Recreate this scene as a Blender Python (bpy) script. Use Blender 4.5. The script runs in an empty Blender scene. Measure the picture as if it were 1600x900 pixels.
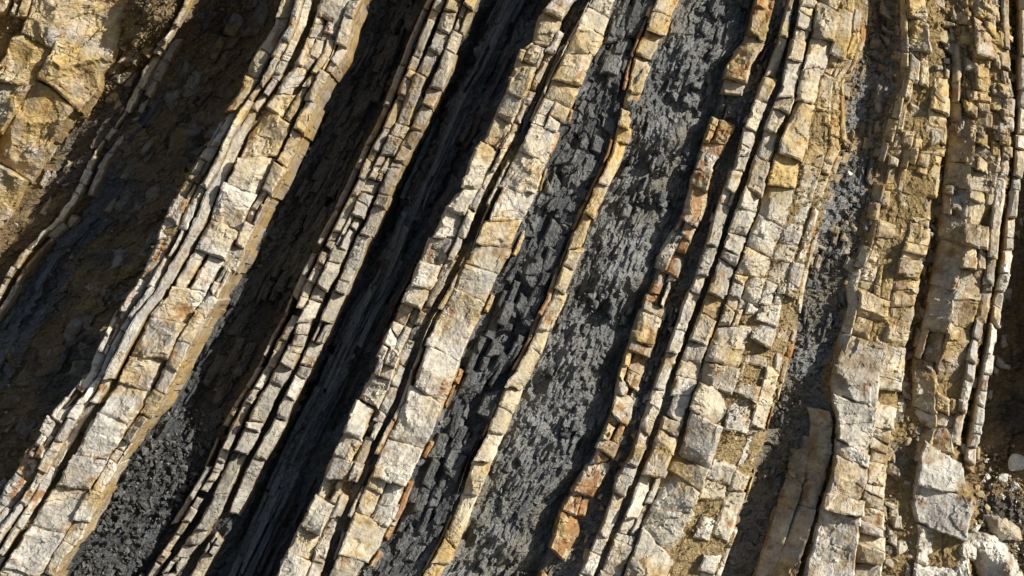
import bpy, bmesh, math, random
import numpy as np
from mathutils import Vector, Matrix

# ------------------------------------------------------------------ frame, camera, light
S = 0.01            # metres of cliff per unit of layout
D = 42.0            # camera distance from the mean cliff plane
TH = math.radians(12.0)
ORG = np.array([0.0, 0.0, 8.0])
EU = np.array([1.0, 0.0, 0.0])
EN = np.array([0.0, -math.cos(TH), math.sin(TH)])     # out of the cliff
EW = np.array([0.0, math.sin(TH), math.cos(TH)])      # up the cliff
SUN_LOCAL = (0.76, 0.34, 0.56)
SUN_STRENGTH = 5.0
SKY_STRENGTH = 0.075

sc = bpy.context.scene
cam_d = bpy.data.cameras.new("camera")
cam_d.sensor_width = 36.0
cam_d.lens = 36.0 * D / 16.0
cam_d.clip_end = 2000.0
cam = bpy.data.objects.new("camera", cam_d)
sc.collection.objects.link(cam)
cp = ORG + EN * D
rot = Matrix((tuple(EU), tuple(EW), tuple(EN))).transposed()
cam.matrix_world = Matrix.Translation(Vector(cp)) @ rot.to_4x4()
sc.camera = cam

sv = EU * SUN_LOCAL[0] + EW * SUN_LOCAL[1] + EN * SUN_LOCAL[2]
sv = sv / np.linalg.norm(sv)
world = bpy.data.worlds.new("World"); sc.world = world; world.use_nodes = True
nt = world.node_tree
bg = nt.nodes["Background"]
sky = nt.nodes.new("ShaderNodeTexSky"); sky.sky_type = 'NISHITA'; sky.sun_disc = False
sky.sun_elevation = math.asin(sv[2]); sky.sun_rotation = math.atan2(sv[0], sv[1])
nt.links.new(sky.outputs[0], bg.inputs[0]); bg.inputs[1].default_value = SKY_STRENGTH
sun_d = bpy.data.lights.new("sun", 'SUN'); sun_d.energy = SUN_STRENGTH; sun_d.angle = math.radians(0.5)
sun_d.color = (1.0, 0.945, 0.82)
sun = bpy.data.objects.new("sun", sun_d); sc.collection.objects.link(sun)
sun.rotation_euler = Vector(sv).to_track_quat('Z', 'Y').to_euler(); sun.location = (20, -30, 40)
sc.view_settings.view_transform = 'Standard'; sc.view_settings.look = 'None'
sc.view_settings.exposure = 0.42; sc.view_settings.gamma = 1.0
sc.render.film_transparent = False

rng = np.random.default_rng(7)
random.seed(7)
COL = sc.collection

# ------------------------------------------------------------------ noise
def h01(ix, iy, seed):
    a = (ix.astype(np.int64) * 374761393 + iy.astype(np.int64) * 668265263 + seed * 1442695041) & 0xFFFFFFFF
    a = ((a ^ (a >> 13)) * 1274126177) & 0xFFFFFFFF
    a = ((a ^ (a >> 16)) * 2246822519) & 0xFFFFFFFF
    a = a ^ (a >> 15)
    return (a & 0xFFFFFF).astype(np.float32) / np.float32(0x1000000)

def vn(x, y, seed=0):
    ix = np.floor(x); iy = np.floor(y)
    fx = x - ix; fy = y - iy
    fx = fx * fx * fx * (fx * (fx * 6 - 15) + 10); fy = fy * fy * fy * (fy * (fy * 6 - 15) + 10)
    a = h01(ix, iy, seed); b = h01(ix + 1, iy, seed); c = h01(ix, iy + 1, seed); d = h01(ix + 1, iy + 1, seed)
    return (a * (1 - fx) + b * fx) * (1 - fy) + (c * (1 - fx) + d * fx) * fy

def fbm(x, y, octv=4, seed=0):
    t = 0; amp = 0.5; s = 0
    for o in range(octv):
        t = t + amp * vn(x * 2 ** o + 17.3 * o, y * 2 ** o - 9.1 * o, seed + o * 31); s += amp; amp *= 0.5
    return t / s

def cell(x, y, seed=0, jit=0.9):
    """piecewise flat facets: (level 0..1, tilt term, distance to the facet edge)"""
    ix = np.floor(x); iy = np.floor(y)
    best = np.full(x.shape, 1e9); sec = best.copy()
    r = np.zeros(x.shape); g = np.zeros(x.shape)
    for oy in (-1, 0, 1):
        for ox in (-1, 0, 1):
            cx = ix + ox; cy = iy + oy
            sx = cx + 0.5 + jit * (h01(cx, cy, seed) - 0.5); sy = cy + 0.5 + jit * (h01(cx, cy, seed + 1) - 0.5)
            dx = x - sx; dy = y - sy
            d2 = dx * dx + dy * dy
            m = d2 < best
            sec = np.where(m, best, np.minimum(sec, d2))
            rr = h01(cx, cy, seed + 2)
            gg = dx * (h01(cx, cy, seed + 3) - 0.5) + dy * (h01(cx, cy, seed + 4) - 0.5)
            r = np.where(m, rr, r); g = np.where(m, gg, g); best = np.where(m, d2, best)
    return r, g * 2, np.sqrt(sec) - np.sqrt(best)

def scallop(x, y, seed=0, beta=.6, jit=.95):
    """continuous conchoidal facets: lower envelope of tilted bowls, sharp ridges between them"""
    ix = np.floor(x); iy = np.floor(y)
    best = np.full(x.shape, 1e9)
    for oy in (-1, 0, 1):
        for ox in (-1, 0, 1):
            cx = ix + ox; cy = iy + oy
            dx = x - (cx + 0.5 + jit * (h01(cx, cy, seed) - 0.5)); dy = y - (cy + 0.5 + jit * (h01(cx, cy, seed + 1) - 0.5))
            v = h01(cx, cy, seed + 2) * .45 + dx * (h01(cx, cy, seed + 3) - .5) * 1.5 + dy * (h01(cx, cy, seed + 4) - .5) * 1.5 + beta * (dx * dx + dy * dy)
            best = np.minimum(best, v)
    return best - .25

def sstep(a, b, x):
    t = np.clip((x - a) / (b - a), 0, 1)
    return t * t * (3 - 2 * t)

# ------------------------------------------------------------------ layout -> world
def P(px, py, d, dref=None):
    """layout position seen at depth dref, standing d metres out of the mean plane"""
    if dref is None: dref = d
    k = S * (1 - np.asarray(dref) / D)
    u = (px - 800) * k; w = (450 - py) * k
    return ORG + u[..., None] * EU + w[..., None] * EW + np.asarray(d)[..., None] * EN

# ------------------------------------------------------------------ helpers
def link(o, parent=None):
    COL.objects.link(o)
    if parent is not None: o.parent = parent
    return o

def tag(o, label=None, cat=None, group=None, kind=None):
    if label: o["label"] = label
    if cat: o["category"] = cat
    if group: o["group"] = group
    if kind: o["kind"] = kind
    return o

def mesh_from(name, verts, quads, col=None, uv=None, mat=None, smooth=False):
    me = bpy.data.meshes.new(name)
    verts = np.asarray(verts, dtype=np.float32); quads = np.asarray(quads, dtype=np.int32)
    nq, k = quads.shape
    me.vertices.add(len(verts)); me.vertices.foreach_set("co", verts.ravel())
    me.loops.add(nq * k); me.loops.foreach_set("vertex_index", quads.ravel())
    me.polygons.add(nq); me.polygons.foreach_set("loop_start", np.arange(0, nq * k, k, dtype=np.int32))
    try: me.polygons.foreach_set("loop_total", np.full(nq, k, dtype=np.int32))
    except Exception: pass
    me.polygons.foreach_set("use_smooth", np.full(nq, smooth, dtype=bool))
    if col is not None:
        at = me.attributes.new("col", 'FLOAT_COLOR', 'POINT')
        c4 = np.ones((len(verts), 4), dtype=np.float32); c4[:, :3] = col
        at.data.foreach_set("color", c4.ravel())
    if uv is not None:
        at = me.attributes.new("bed", 'FLOAT_VECTOR', 'POINT')
        u3 = np.zeros((len(verts), 3), dtype=np.float32); u3[:, :2] = uv
        at.data.foreach_set("vector", u3.ravel())
    me.update(calc_edges=True)
    if mat: me.materials.append(mat)
    return me

# ------------------------------------------------------------------ materials
def rock_mat(name, rough, spec, fine, lam, bump, lo=0.72, hi=1.22, along=0.12, lamw=0.6, crack=0.0):
    m = bpy.data.materials.new(name); m.use_nodes = True
    n = m.node_tree.nodes; l = m.node_tree.links
    b = n["Principled BSDF"]
    b.inputs["Roughness"].default_value = rough
    b.inputs["Specular IOR Level"].default_value = spec
    at = n.new("ShaderNodeAttribute"); at.attribute_name = "col"
    bd = n.new("ShaderNodeAttribute"); bd.attribute_name = "bed"
    geo = n.new("ShaderNodeNewGeometry")
    n1 = n.new("ShaderNodeTexNoise"); n1.inputs["Scale"].default_value = fine; n1.inputs["Detail"].default_value = 6; n1.inputs["Roughness"].default_value = 0.68
    l.new(geo.outputs["Position"], n1.inputs["Vector"])
    mp = n.new("ShaderNodeMapping"); mp.inputs["Scale"].default_value = (lam, lam * along, 1)
    l.new(bd.outputs["Vector"], mp.inputs["Vector"])
    n2 = n.new("ShaderNodeTexNoise"); n2.inputs["Scale"].default_value = 1.0; n2.inputs["Detail"].default_value = 3
    l.new(mp.outputs[0], n2.inputs["Vector"])
    mr = n.new("ShaderNodeMapRange"); mr.inputs[1].default_value = 0.3; mr.inputs[2].default_value = 0.7
    mr.inputs[3].default_value = lo; mr.inputs[4].default_value = hi
    l.new(n1.outputs[0], mr.inputs[0])
    mr2 = n.new("ShaderNodeMapRange"); mr2.inputs[1].default_value = 0.3; mr2.inputs[2].default_value = 0.7
    mr2.inputs[3].default_value = 0.86; mr2.inputs[4].default_value = 1.1
    l.new(n2.outputs[0], mr2.inputs[0])
    mu = n.new("ShaderNodeMath"); mu.operation = 'MULTIPLY'
    l.new(mr.outputs[0], mu.inputs[0]); l.new(mr2.outputs[0], mu.inputs[1])
    vm = n.new("ShaderNodeVectorMath"); vm.operation = 'SCALE'
    l.new(at.outputs["Color"], vm.inputs[0]); l.new(mu.outputs[0], vm.inputs["Scale"])
    l.new(vm.outputs[0], b.inputs["Base Color"])
    vo = n.new("ShaderNodeTexVoronoi"); vo.inputs["Scale"].default_value = fine * 1.3
    l.new(geo.outputs["Position"], vo.inputs["Vector"])
    a1 = n.new("ShaderNodeMath"); a1.operation = 'MULTIPLY_ADD'; a1.inputs[1].default_value = 0.45
    l.new(vo.outputs["Distance"], a1.inputs[0]); l.new(n1.outputs[0], a1.inputs[2])
    a2 = n.new("ShaderNodeMath"); a2.operation = 'MULTIPLY_ADD'; a2.inputs[1].default_value = lamw
    l.new(n2.outputs[0], a2.inputs[0]); l.new(a1.outputs[0], a2.inputs[2])
    hsrc = a2
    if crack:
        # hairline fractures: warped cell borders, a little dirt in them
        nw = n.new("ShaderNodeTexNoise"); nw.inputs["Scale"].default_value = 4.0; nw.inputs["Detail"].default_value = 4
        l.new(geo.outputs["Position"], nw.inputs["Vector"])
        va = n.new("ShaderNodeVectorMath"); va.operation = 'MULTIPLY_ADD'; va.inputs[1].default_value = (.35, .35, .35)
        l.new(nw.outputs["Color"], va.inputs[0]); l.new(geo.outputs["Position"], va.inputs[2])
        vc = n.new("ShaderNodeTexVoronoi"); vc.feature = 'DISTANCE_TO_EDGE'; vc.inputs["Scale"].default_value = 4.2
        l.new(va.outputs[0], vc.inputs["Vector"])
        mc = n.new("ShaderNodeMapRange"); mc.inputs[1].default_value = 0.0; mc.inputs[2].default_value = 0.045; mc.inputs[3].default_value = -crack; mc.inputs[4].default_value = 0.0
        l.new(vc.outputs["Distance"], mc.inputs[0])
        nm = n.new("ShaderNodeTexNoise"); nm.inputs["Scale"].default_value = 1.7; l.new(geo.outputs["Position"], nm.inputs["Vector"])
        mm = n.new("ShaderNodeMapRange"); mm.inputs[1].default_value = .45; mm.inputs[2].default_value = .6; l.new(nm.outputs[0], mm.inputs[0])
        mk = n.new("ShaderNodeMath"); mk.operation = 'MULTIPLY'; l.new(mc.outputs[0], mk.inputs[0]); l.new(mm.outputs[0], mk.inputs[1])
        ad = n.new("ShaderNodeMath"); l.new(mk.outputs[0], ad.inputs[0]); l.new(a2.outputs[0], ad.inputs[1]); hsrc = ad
    bp = n.new("ShaderNodeBump"); bp.inputs["Strength"].default_value = 0.8; bp.inputs["Distance"].default_value = bump
    l.new(hsrc.outputs[0], bp.inputs["Height"]); l.new(bp.outputs[0], b.inputs["Normal"])
    return m

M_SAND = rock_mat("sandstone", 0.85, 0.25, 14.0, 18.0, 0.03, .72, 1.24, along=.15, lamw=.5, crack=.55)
M_SHALE = rock_mat("shale", 0.62, 0.4, 20.0, 26.0, 0.05, 0.6, 1.35, along=.3, lamw=1.4)
M_SOIL = rock_mat("soil", 0.95, 0.15, 18.0, 6.0, 0.05, 0.6, 1.3)

# ------------------------------------------------------------------ bed lines (height on the face, position across it)
def ext(pts):
    ys = [p[0] for p in pts]; xs = [p[1] for p in pts]
    k0 = (xs[min(4, len(xs) - 1)] - xs[0]) / (ys[min(4, len(ys) - 1)] - ys[0])
    j = max(len(xs) - 5, 0)
    k1 = (xs[-1] - xs[j]) / (ys[-1] - ys[j])
    return ([-260.0] + ys + [1160.0], [xs[0] + k0 * (-260 - ys[0])] + xs + [xs[-1] + k1 * (1160 - ys[-1])])

LN = {k: ext(v) for k, v in {
 'OL': [(0, -70), (100, -120), (200, -175), (300, -240), (400, -300)],
 'OR': [(0, 208), (43, 192), (87, 178), (110, 155), (133, 148), (160, 127), (187, 104), (223, 78), (267, 50), (300, 24), (333, 10), (400, -35), (500, -100)],
 'P1': [(0, 293), (33, 275), (55, 263), (80, 245), (110, 230), (147, 213), (177, 197), (217, 167), (253, 143), (283, 130), (313, 115), (347, 90), (370, 62), (400, 33), (433, 12), (457, 0), (520, -42), (600, -95)],
 'AL': [(0, 438), (40, 428), (80, 402), (103, 387), (140, 373), (173, 350), (207, 333), (230, 320), (300, 277), (327, 261), (377, 245), (417, 223), (447, 207), (473, 188), (510, 167), (543, 150), (580, 138), (610, 109), (643, 80), (680, 60), (723, 33), (760, 10), (780, 0), (850, -45)],
 'AC': [(0, 493), (37, 483), (73, 467), (110, 447), (137, 430), (167, 410), (217, 380), (267, 358), (297, 340), (353, 318), (387, 300), (433, 273), (460, 258), (493, 230), (550, 200), (607, 173), (650, 143), (690, 121), (730, 97), (787, 63), (833, 33), (887, 0)],
 'AR': [(0, 568), (33, 553), (83, 540), (113, 520), (147, 500), (187, 483), (240, 460), (283, 440), (330, 412), (400, 380), (467, 342), (513, 312), (547, 295), (600, 268), (637, 250), (683, 217), (713, 197), (763, 167), (800, 147), (840, 127), (900, 92)],
 'B1': [(0, 688), (57, 663), (93, 650), (170, 620), (207, 603), (233, 587), (280, 567), (343, 535), (393, 510), (447, 483), (487, 467), (530, 443), (567, 427), (590, 413), (630, 387), (677, 363), (733, 340), (767, 320), (830, 282), (893, 240)],
 'B2': [(13, 707), (73, 683), (103, 667), (147, 647), (193, 630), (217, 617), (247, 603), (277, 587), (313, 570), (350, 553), (387, 533), (430, 515), (450, 503), (480, 490), (503, 477), (540, 463), (573, 447), (623, 417), (670, 395), (720, 370), (787, 340), (817, 323), (867, 288), (893, 267)],
 'B3': [(7, 733), (40, 720), (73, 707), (117, 690), (153, 673), (193, 655), (227, 635), (257, 620), (283, 610), (313, 597), (350, 580), (383, 563), (410, 552), (443, 537), (480, 520), (537, 493), (567, 480), (613, 457), (667, 433), (727, 400), (747, 390), (797, 368), (840, 342), (867, 325)],
 'SR': [(13, 790), (57, 767), (107, 745), (143, 722), (197, 697), (247, 675), (293, 653), (383, 620), (433, 598), (487, 567), (553, 537), (617, 510), (673, 480), (730, 453), (790, 427), (853, 397)],
 'CL': [(0, 862), (25, 842), (63, 832), (77, 815), (103, 806), (147, 790), (180, 773), (207, 763), (233, 742), (267, 730), (297, 722), (323, 697), (350, 687), (377, 670), (413, 653), (443, 643), (460, 633), (497, 617), (517, 607), (557, 587), (593, 577), (610, 567), (633, 553), (683, 535), (717, 517), (773, 493), (813, 473), (853, 453), (897, 433)],
 'CC': [(0, 918), (50, 890), (113, 858), (180, 827), (220, 810), (253, 789), (293, 768), (337, 748), (387, 730), (447, 700), (500, 670), (553, 648), (627, 622), (660, 606), (693, 589), (760, 562), (813, 537), (863, 520), (897, 508)],
 'CR': [(0, 960), (63, 940), (100, 920), (140, 905), (177, 887), (227, 867), (267, 848), (300, 837), (343, 817), (393, 797), (433, 775), (493, 750), (553, 722), (600, 706), (670, 677), (710, 657), (747, 638), (797, 618), (860, 588), (897, 562)],
 'EL': [(0, 1022), (20, 1015), (90, 987), (133, 978), (167, 968), (217, 957), (247, 948), (300, 923), (335, 907), (380, 887), (417, 874), (467, 858), (500, 840), (530, 829), (580, 803), (600, 787), (667, 763), (717, 737), (800, 708), (847, 688), (893, 662)],
 'ER': [(0, 1062), (20, 1052), (90, 1024), (133, 1006), (167, 995), (217, 985), (247, 974), (300, 947), (335, 931), (380, 916), (430, 894), (470, 880), (500, 865), (543, 850), (587, 830), (600, 820), (670, 793), (717, 770), (797, 738), (863, 713), (897, 690)],
 'GL': [(0, 1180), (60, 1166), (100, 1138), (200, 1106), (260, 1085), (330, 1068), (360, 1050), (400, 1028), (470, 1004), (540, 980), (590, 965), (650, 953), (700, 930), (740, 908), (790, 875), (840, 862), (890, 840)],
 'GR': [(0, 1212), (60, 1200), (100, 1176), (200, 1150), (260, 1117), (330, 1102), (360, 1090), (400, 1072), (470, 1045), (540, 1024), (590, 1004), (650, 988), (700, 965), (740, 950), (790, 920), (840, 906), (890, 880)],
 'HL': [(0, 1232), (60, 1216), (110, 1198), (200, 1163), (260, 1148), (310, 1125), (335, 1117), (375, 1105), (405, 1096), (443, 1083), (470, 1070), (497, 1062), (530, 1050), (553, 1041), (573, 1033), (617, 1017), (640, 1009), (690, 993), (710, 986), (747, 964), (780, 955), (807, 946), (900, 905)],
 'HC': [(0, 1252), (57, 1240), (87, 1231), (133, 1222), (187, 1200), (250, 1179), (290, 1166), (313, 1157), (347, 1144), (383, 1132), (413, 1122), (460, 1104), (500, 1089), (523, 1081), (557, 1067), (583, 1058), (633, 1043), (677, 1028), (727, 1008), (767, 992), (793, 981), (830, 964), (877, 947)],
 'IL': [(0, 1278), (57, 1266), (110, 1253), (153, 1243), (217, 1216), (290, 1198), (327, 1187), (367, 1172), (423, 1150), (500, 1124), (560, 1103), (597, 1092), (613, 1084), (660, 1070), (690, 1062), (757, 1036), (813, 1008), (873, 985)],
 'IR': [(0, 1354), (60, 1350), (100, 1336), (130, 1318), (177, 1318), (230, 1320), (260, 1308), (297, 1297), (367, 1277), (410, 1264), (457, 1254), (520, 1243), (567, 1230), (617, 1217), (667, 1203), (710, 1190), (760, 1172), (833, 1147), (890, 1126)],
 'KL': [(0, 1405), (80, 1408), (123, 1405), (200, 1382), (267, 1367), (320, 1358), (383, 1345), (410, 1330), (447, 1320), (480, 1322), (530, 1307), (560, 1296), (597, 1290), (640, 1296), (660, 1302), (700, 1300), (747, 1293), (807, 1274), (863, 1257), (900, 1245)],
 'KR': [(0, 1465), (80, 1477), (140, 1478), (233, 1470), (293, 1457), (387, 1443), (450, 1427), (487, 1420), (550, 1410), (593, 1403), (617, 1400), (680, 1387), (733, 1380), (787, 1374), (867, 1374)],
 'ML': [(0, 1500), (100, 1502), (233, 1494), (300, 1488), (400, 1480), (460, 1466), (513, 1455), (567, 1440), (633, 1440), (667, 1446), (713, 1432), (787, 1422), (840, 1430), (897, 1424)],
 'MR': [(0, 1578), (43, 1578), (120, 1580), (147, 1586), (240, 1584), (293, 1575), (317, 1571), (367, 1562), (440, 1554), (487, 1545), (550, 1531), (597, 1522), (630, 1514), (683, 1502), (740, 1508), (787, 1524), (833, 1512), (897, 1520)],
 'NC': [(0, 1604), (140, 1602), (200, 1598), (250, 1595), (317, 1584), (400, 1577), (473, 1560), (533, 1552), (577, 1545), (620, 1535), (657, 1531), (697, 1521)],
}.items()}

def ln(name, y):
    return np.interp(y, LN[name][0], LN[name][1])

def E(*terms):
    """line expression: E('AC', -3) or E('AC', 'AR', 0.7, 2)"""
    if len(terms) >= 3 and isinstance(terms[1], str):
        a, b, f = terms[:3]; off = terms[3] if len(terms) > 3 else 0
        return lambda y: ln(a, y) * (1 - f) + ln(b, y) * f + off
    a = terms[0]; off = terms[1] if len(terms) > 1 else 0
    return lambda y: ln(a, y) + off

def F(v):
    """number or [(y, value)...] -> function of y"""
    if isinstance(v, (int, float)): return lambda y: np.full(np.shape(y), float(v))
    ys = [p[0] for p in v]; vs = [p[1] for p in v]
    return lambda y: np.interp(y, ys, vs)

# ------------------------------------------------------------------ base surface: knots across the face
# (line, depth, buff dirt share)
def under(f, k): return lambda y: f(y) - k
KN = []
def kn(line, depth, buff=0.0): KN.append((line, depth if callable(depth) else F(depth), F(buff)))
kn(lambda y: np.full(np.shape(y), -500.0), .3, 1)
kn(E('OL', 'OR', .4), [(-100, .2), (0, .0), (100, -.35), (200, -.75), (500, -1.3)], 1)
kn(E('OR', -14), [(-100, .0), (0, -.15), (60, -.6), (100, -1.0), (300, -1.5), (500, -1.7)], 1)
kn(E('OR', 6), [(-100, .4), (0, .25), (60, -.15), (110, -.8), (160, -1.3), (400, -1.6)], .6)
kn(E('OR', 'P1', .45), [(-100, .5), (20, .4), (60, .1), (110, -.9), (160, -1.4), (400, -1.6)], .3)
kn(E('P1', -12), [(-100, .5), (30, .35), (70, -.4), (110, -1.2), (400, -1.55)])
kn(E('P1', 26), [(-100, .0), (30, -.6), (80, -1.25), (400, -1.55)])
kn(E('P1', 'AL', .45), [(-100, -.8), (100, -1.3), (400, -1.45)])
kn(E('P1', 'AL', .8), -1.15)
kn(E('AL', 2), -.95, .2)
kn(E('AL', 12), .82, .6)
kn(E('AR', -14), .82, .6)
kn(E('AR', -5), [(0, -.2), (600, -.25), (700, .0), (900, .1)])
kn(E('AR', 14), [(0, -.9), (600, -.9), (700, -.35), (900, -.1)])
kn(E('AR', 'B1', .35), [(0, -1.15), (620, -1.15), (720, -.5), (900, -.25)])
kn(E('AR', 'B1', .75), [(0, -1.0), (600, -1.0), (720, -.75), (900, -.6)])
kn(E('B1', -14), [(0, -.35), (600, -.6), (900, -.7)])
kn(E('B1', 0), [(0, .02), (330, -.08), (600, -.28), (900, -.55)])
kn(E('B3', 6), [(0, .02), (330, -.08), (600, -.28), (900, -.55)])
kn(E('B3', 16), [(0, -.7), (900, -1.1)])
kn(E('B3', 'SR', .5), -1.25)
kn(E('SR', -22), -1.2)
kn(E('SR', -8), -.75)
kn(E('SR', 16), -.9)
kn(E('SR', 'CL', .5), -1.2)
kn(E('CL', 0), -.9, .2)
kn(E('CL', 14), .4, .5)
kn(E('CR', -8), .42, .5)
kn(E('CR', 4), .22, .1)
kn(E('CR', 'EL', .3), .16)
kn(E('CR', 'EL', .75), .18)
kn(E('EL', 4), .26)
kn(E('ER', -3), .26)
kn(E('ER', 6), .2)
kn(E('ER', 'GL', .3), .18)
kn(E('ER', 'GL', .7), .12)
kn(E('ER', 'GL', .88), -.1)
kn(E('GL', 0), -.22)
kn(E('GL', 8), .1, .2)
kn(E('GR', -4), .1, .2)
kn(E('GR', 10), .05)
kn(E('HL', 4), .14, .2)
kn(E('IL', 0), .32, .7)
kn(E('IL', 'IR', .5), .44, 1)
kn(E('IR', -10), .38, 1)
kn(E('IR', 4), [(0, -.1), (200, -.05), (280, .2), (600, .14), (700, -.05), (800, -.6), (900, -.7)], [(150, .5), (330, .1)])
kn(E('IR', 'KL', .5), [(0, -.2), (200, -.15), (280, .15), (600, .1), (700, -.15), (800, -.7), (900, -.8)], [(150, .5), (330, .05)])
kn(E('IR', 'KL', .85), [(0, .05), (200, .05), (300, .15), (600, .1), (700, -.15), (900, -.4)], .35)
kn(E('KL', 6), .22, 1)
kn(E('KR', -10), .38, 1)
kn(E('KR', 4), [(0, .15), (200, .0), (600, -.1), (660, .2), (900, .2)], .5)
kn(E('KR', 'ML', .5), [(0, .15), (150, .05), (300, -.12), (590, -.12), (670, .2), (900, .18)], .6)
kn(E('ML', -2), [(0, .25), (300, .08), (590, .05), (670, .22), (900, .2)], .9)
kn(E('ML', 10), .24, 1)
kn(E('MR', -10), .36, 1)
kn(E('MR', 6), [(0, .0), (590, -.2), (720, .15), (900, .15)], .3)
kn(E('NC', 10), [(0, -.2), (300, -.3), (650, -.7), (720, .0), (900, .1)], .2)
kn(E('NC', 60), [(0, -.5), (650, -1.0), (720, -.1), (900, .05)], .1)
kn(lambda y: np.full(np.shape(y), 1760.0), [(0, .2), (600, -.3), (720, .0)], .1)
kn(lambda y: np.full(np.shape(y), 2100.0), .3, .3)

def base_smooth(x, y):
    xw = x + (fbm(x / 40, y / 40, 3, 5) - .5) * 10
    X = [k[0](y) for k in KN]
    for i in range(1, len(X)): X[i] = np.maximum(X[i], X[i - 1] + 1.0)
    d = KN[0][1](y); b = KN[0][2](y)
    for i in range(len(KN) - 1):
        f = np.clip((xw - X[i]) / (X[i + 1] - X[i]), 0, 1)
        d = d + f * (KN[i + 1][1](y) - KN[i][1](y)); b = b + f * (KN[i + 1][2](y) - KN[i][2](y))
    return d, b

SHALE_D = np.array([.055, .058, .063]); SHALE_G = np.array([.20, .204, .205]); SLATE_B = np.array([.12, .138, .16])
SOIL = np.array([.165, .122, .072]); BUFF = np.array([.34, .26, .135]); GRAVEL = np.array([.17, .155, .125])

def mixc(a, b, f):
    f = np.asarray(f)[..., None]
    return a * (1 - f) + b * f

def base_full(x, y, t, zone):
    """depth and colour of the ground between the beds; t runs across the bedding, s along it"""
    d, buff = base_smooth(x, y)
    s = y * 1.13
    n1 = fbm(t / 90, s / 90, 4, 11); n2 = fbm(t / 22, s / 40, 4, 23)
    rough = 0
    if zone == 'crumbly':
        r1, g1, e1 = cell(t / 34, s / 62, 101); r2, g2, e2 = cell(t / 8.5 + r1 * 9, s / 21, 111); r3, g3, e3 = cell(t / 4.6, s / 8, 121)
        r5, g5, e5 = cell(t / 5.6, s / 17, 45); r6, g6, e6 = cell(t / 11, s / 40, 47)
        lump = fbm(t / 48, s / 40, 4, 33)
        mixm = sstep(.38, .62, fbm(t / 80, s / 120, 3, 39))
        scr = sstep(.5, .62, fbm(t / 60 + 9, s / 150, 4, 49))
        rough = (fbm(t / 120, s / 80, 3, 3) - .5) * .6 + (lump - .5) * .34 + scallop(t / 46, s / 54, 43) * .10 + (r6 - .5) * .05 + g6 * .09 + (((r5 - .5) * .058 + g5 * .06) * (.35 + .65 * mixm) + (r2 - .5) * .05 * (1 - mixm) + g2 * .05) * (1 - .7 * scr) + (r3 - .5) * .03 * (1.2 - mixm)
        c = mixc(SHALE_G, SHALE_D, sstep(.4, .75, n1) * .55); c = mixc(c, GRAVEL, np.clip(sstep(.5, .7, n2) * .35 + scr * .6, 0, .8))
    elif zone == 'chunky':
        r1, g1, e1 = cell(t / 24, s / 38, 131); r2, g2, e2 = cell(t / 9, s / 18, 141); r3, g3, e3 = cell(t / 4.4, s / 9, 151)
        rough = (n1 - .5) * .3 + (r1 - .5) * .16 + g1 * .12 + (r2 - .5) * .07 + g2 * .05 + (r3 - .5) * .025
        c = mixc(SHALE_D * 1.15, SHALE_G, sstep(.45, .75, n2) * .75)
    elif zone in ('slabby', 'slabdark'):
        r1, g1, e1 = cell(t / 13, s / 190, 161); r2, g2, e2 = cell(t / 5, s / 60, 171); r3, g3, e3 = cell(t / 5, s / 7, 181)
        rough = (n1 - .5) * .28 + (r1 - .5) * .15 + g1 * .05 + (r2 - .5) * .05 + (r3 - .5) * .03 * sstep(.4, .6, n1)
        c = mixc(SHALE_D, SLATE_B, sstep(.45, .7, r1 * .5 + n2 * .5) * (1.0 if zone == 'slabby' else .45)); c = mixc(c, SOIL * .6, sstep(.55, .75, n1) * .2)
    elif zone in ('soil', 'soilp'):
        r1, g1, e1 = cell(t / 40, s / 55, 191); r2, g2, e2 = cell(t / 9, s / 10, 201); r3, g3, e3 = cell(t / 4, s / 4.4, 211)
        r4, g4, e4 = cell(t / 7, s / 70, 215)
        rough = (n1 - .5) * .42 + (fbm(t / 30, s / 45, 4, 7) - .5) * .26 + (r1 - .5) * .11 + g1 * .1 + (r2 - .5) * .06 * (n2 > .45) + (r3 - .5) * .03 + (r4 - .5) * .09 * sstep(.45, .62, n1)
        c = mixc(SOIL, SOIL * np.array([1.5, 1.45, 1.3]), n2); c = mixc(c, SHALE_D * 1.4, sstep(.5, .68, n1) * .7)
        if zone == 'soilp':
            fa = (x - ln('P1', y)) / (ln('AL', y) - ln('P1', y)) + (n2 - .5) * .12
            ms = sstep(.12, .2, fa) * (1 - sstep(.38, .52, fa)) * sstep(180, 320, y)
            r7, g7, e7 = cell(t / 11, s / 170, 219)
            rough = rough * (1 - .6 * ms) + ms * ((r7 - .5) * .14 + g7 * .08)
            c = mixc(c, mixc(SHALE_D, SLATE_B, sstep(.3, .7, r7)), ms * .9)
    else:   # gravel: small chips washed into the gullies
        r1, g1, e1 = cell(t / 22, s / 26, 221); r2, g2, e2 = cell(t / 7, s / 9, 231); r3, g3, e3 = cell(t / 4, s / 4.6, 241)
        rough = (n1 - .5) * .3 + (r1 - .5) * .08 + g1 * .06 + (r2 - .5) * .06 + g2 * .04 + (r3 - .5) * .03
        c = mixc(GRAVEL, SHALE_G, sstep(.4, .65, n1)); c = mixc(c, SOIL * 1.3, sstep(.55, .8, n2) * .5)
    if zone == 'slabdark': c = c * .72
    bw = sstep(.35, .75, buff + (n2 - .5) * .7)
    bc = mixc(BUFF, BUFF * np.array([.72, .64, .5]), n1)
    return d + rough * (1 - .62 * sstep(.4, .95, buff)), mixc(c, bc, bw)

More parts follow.
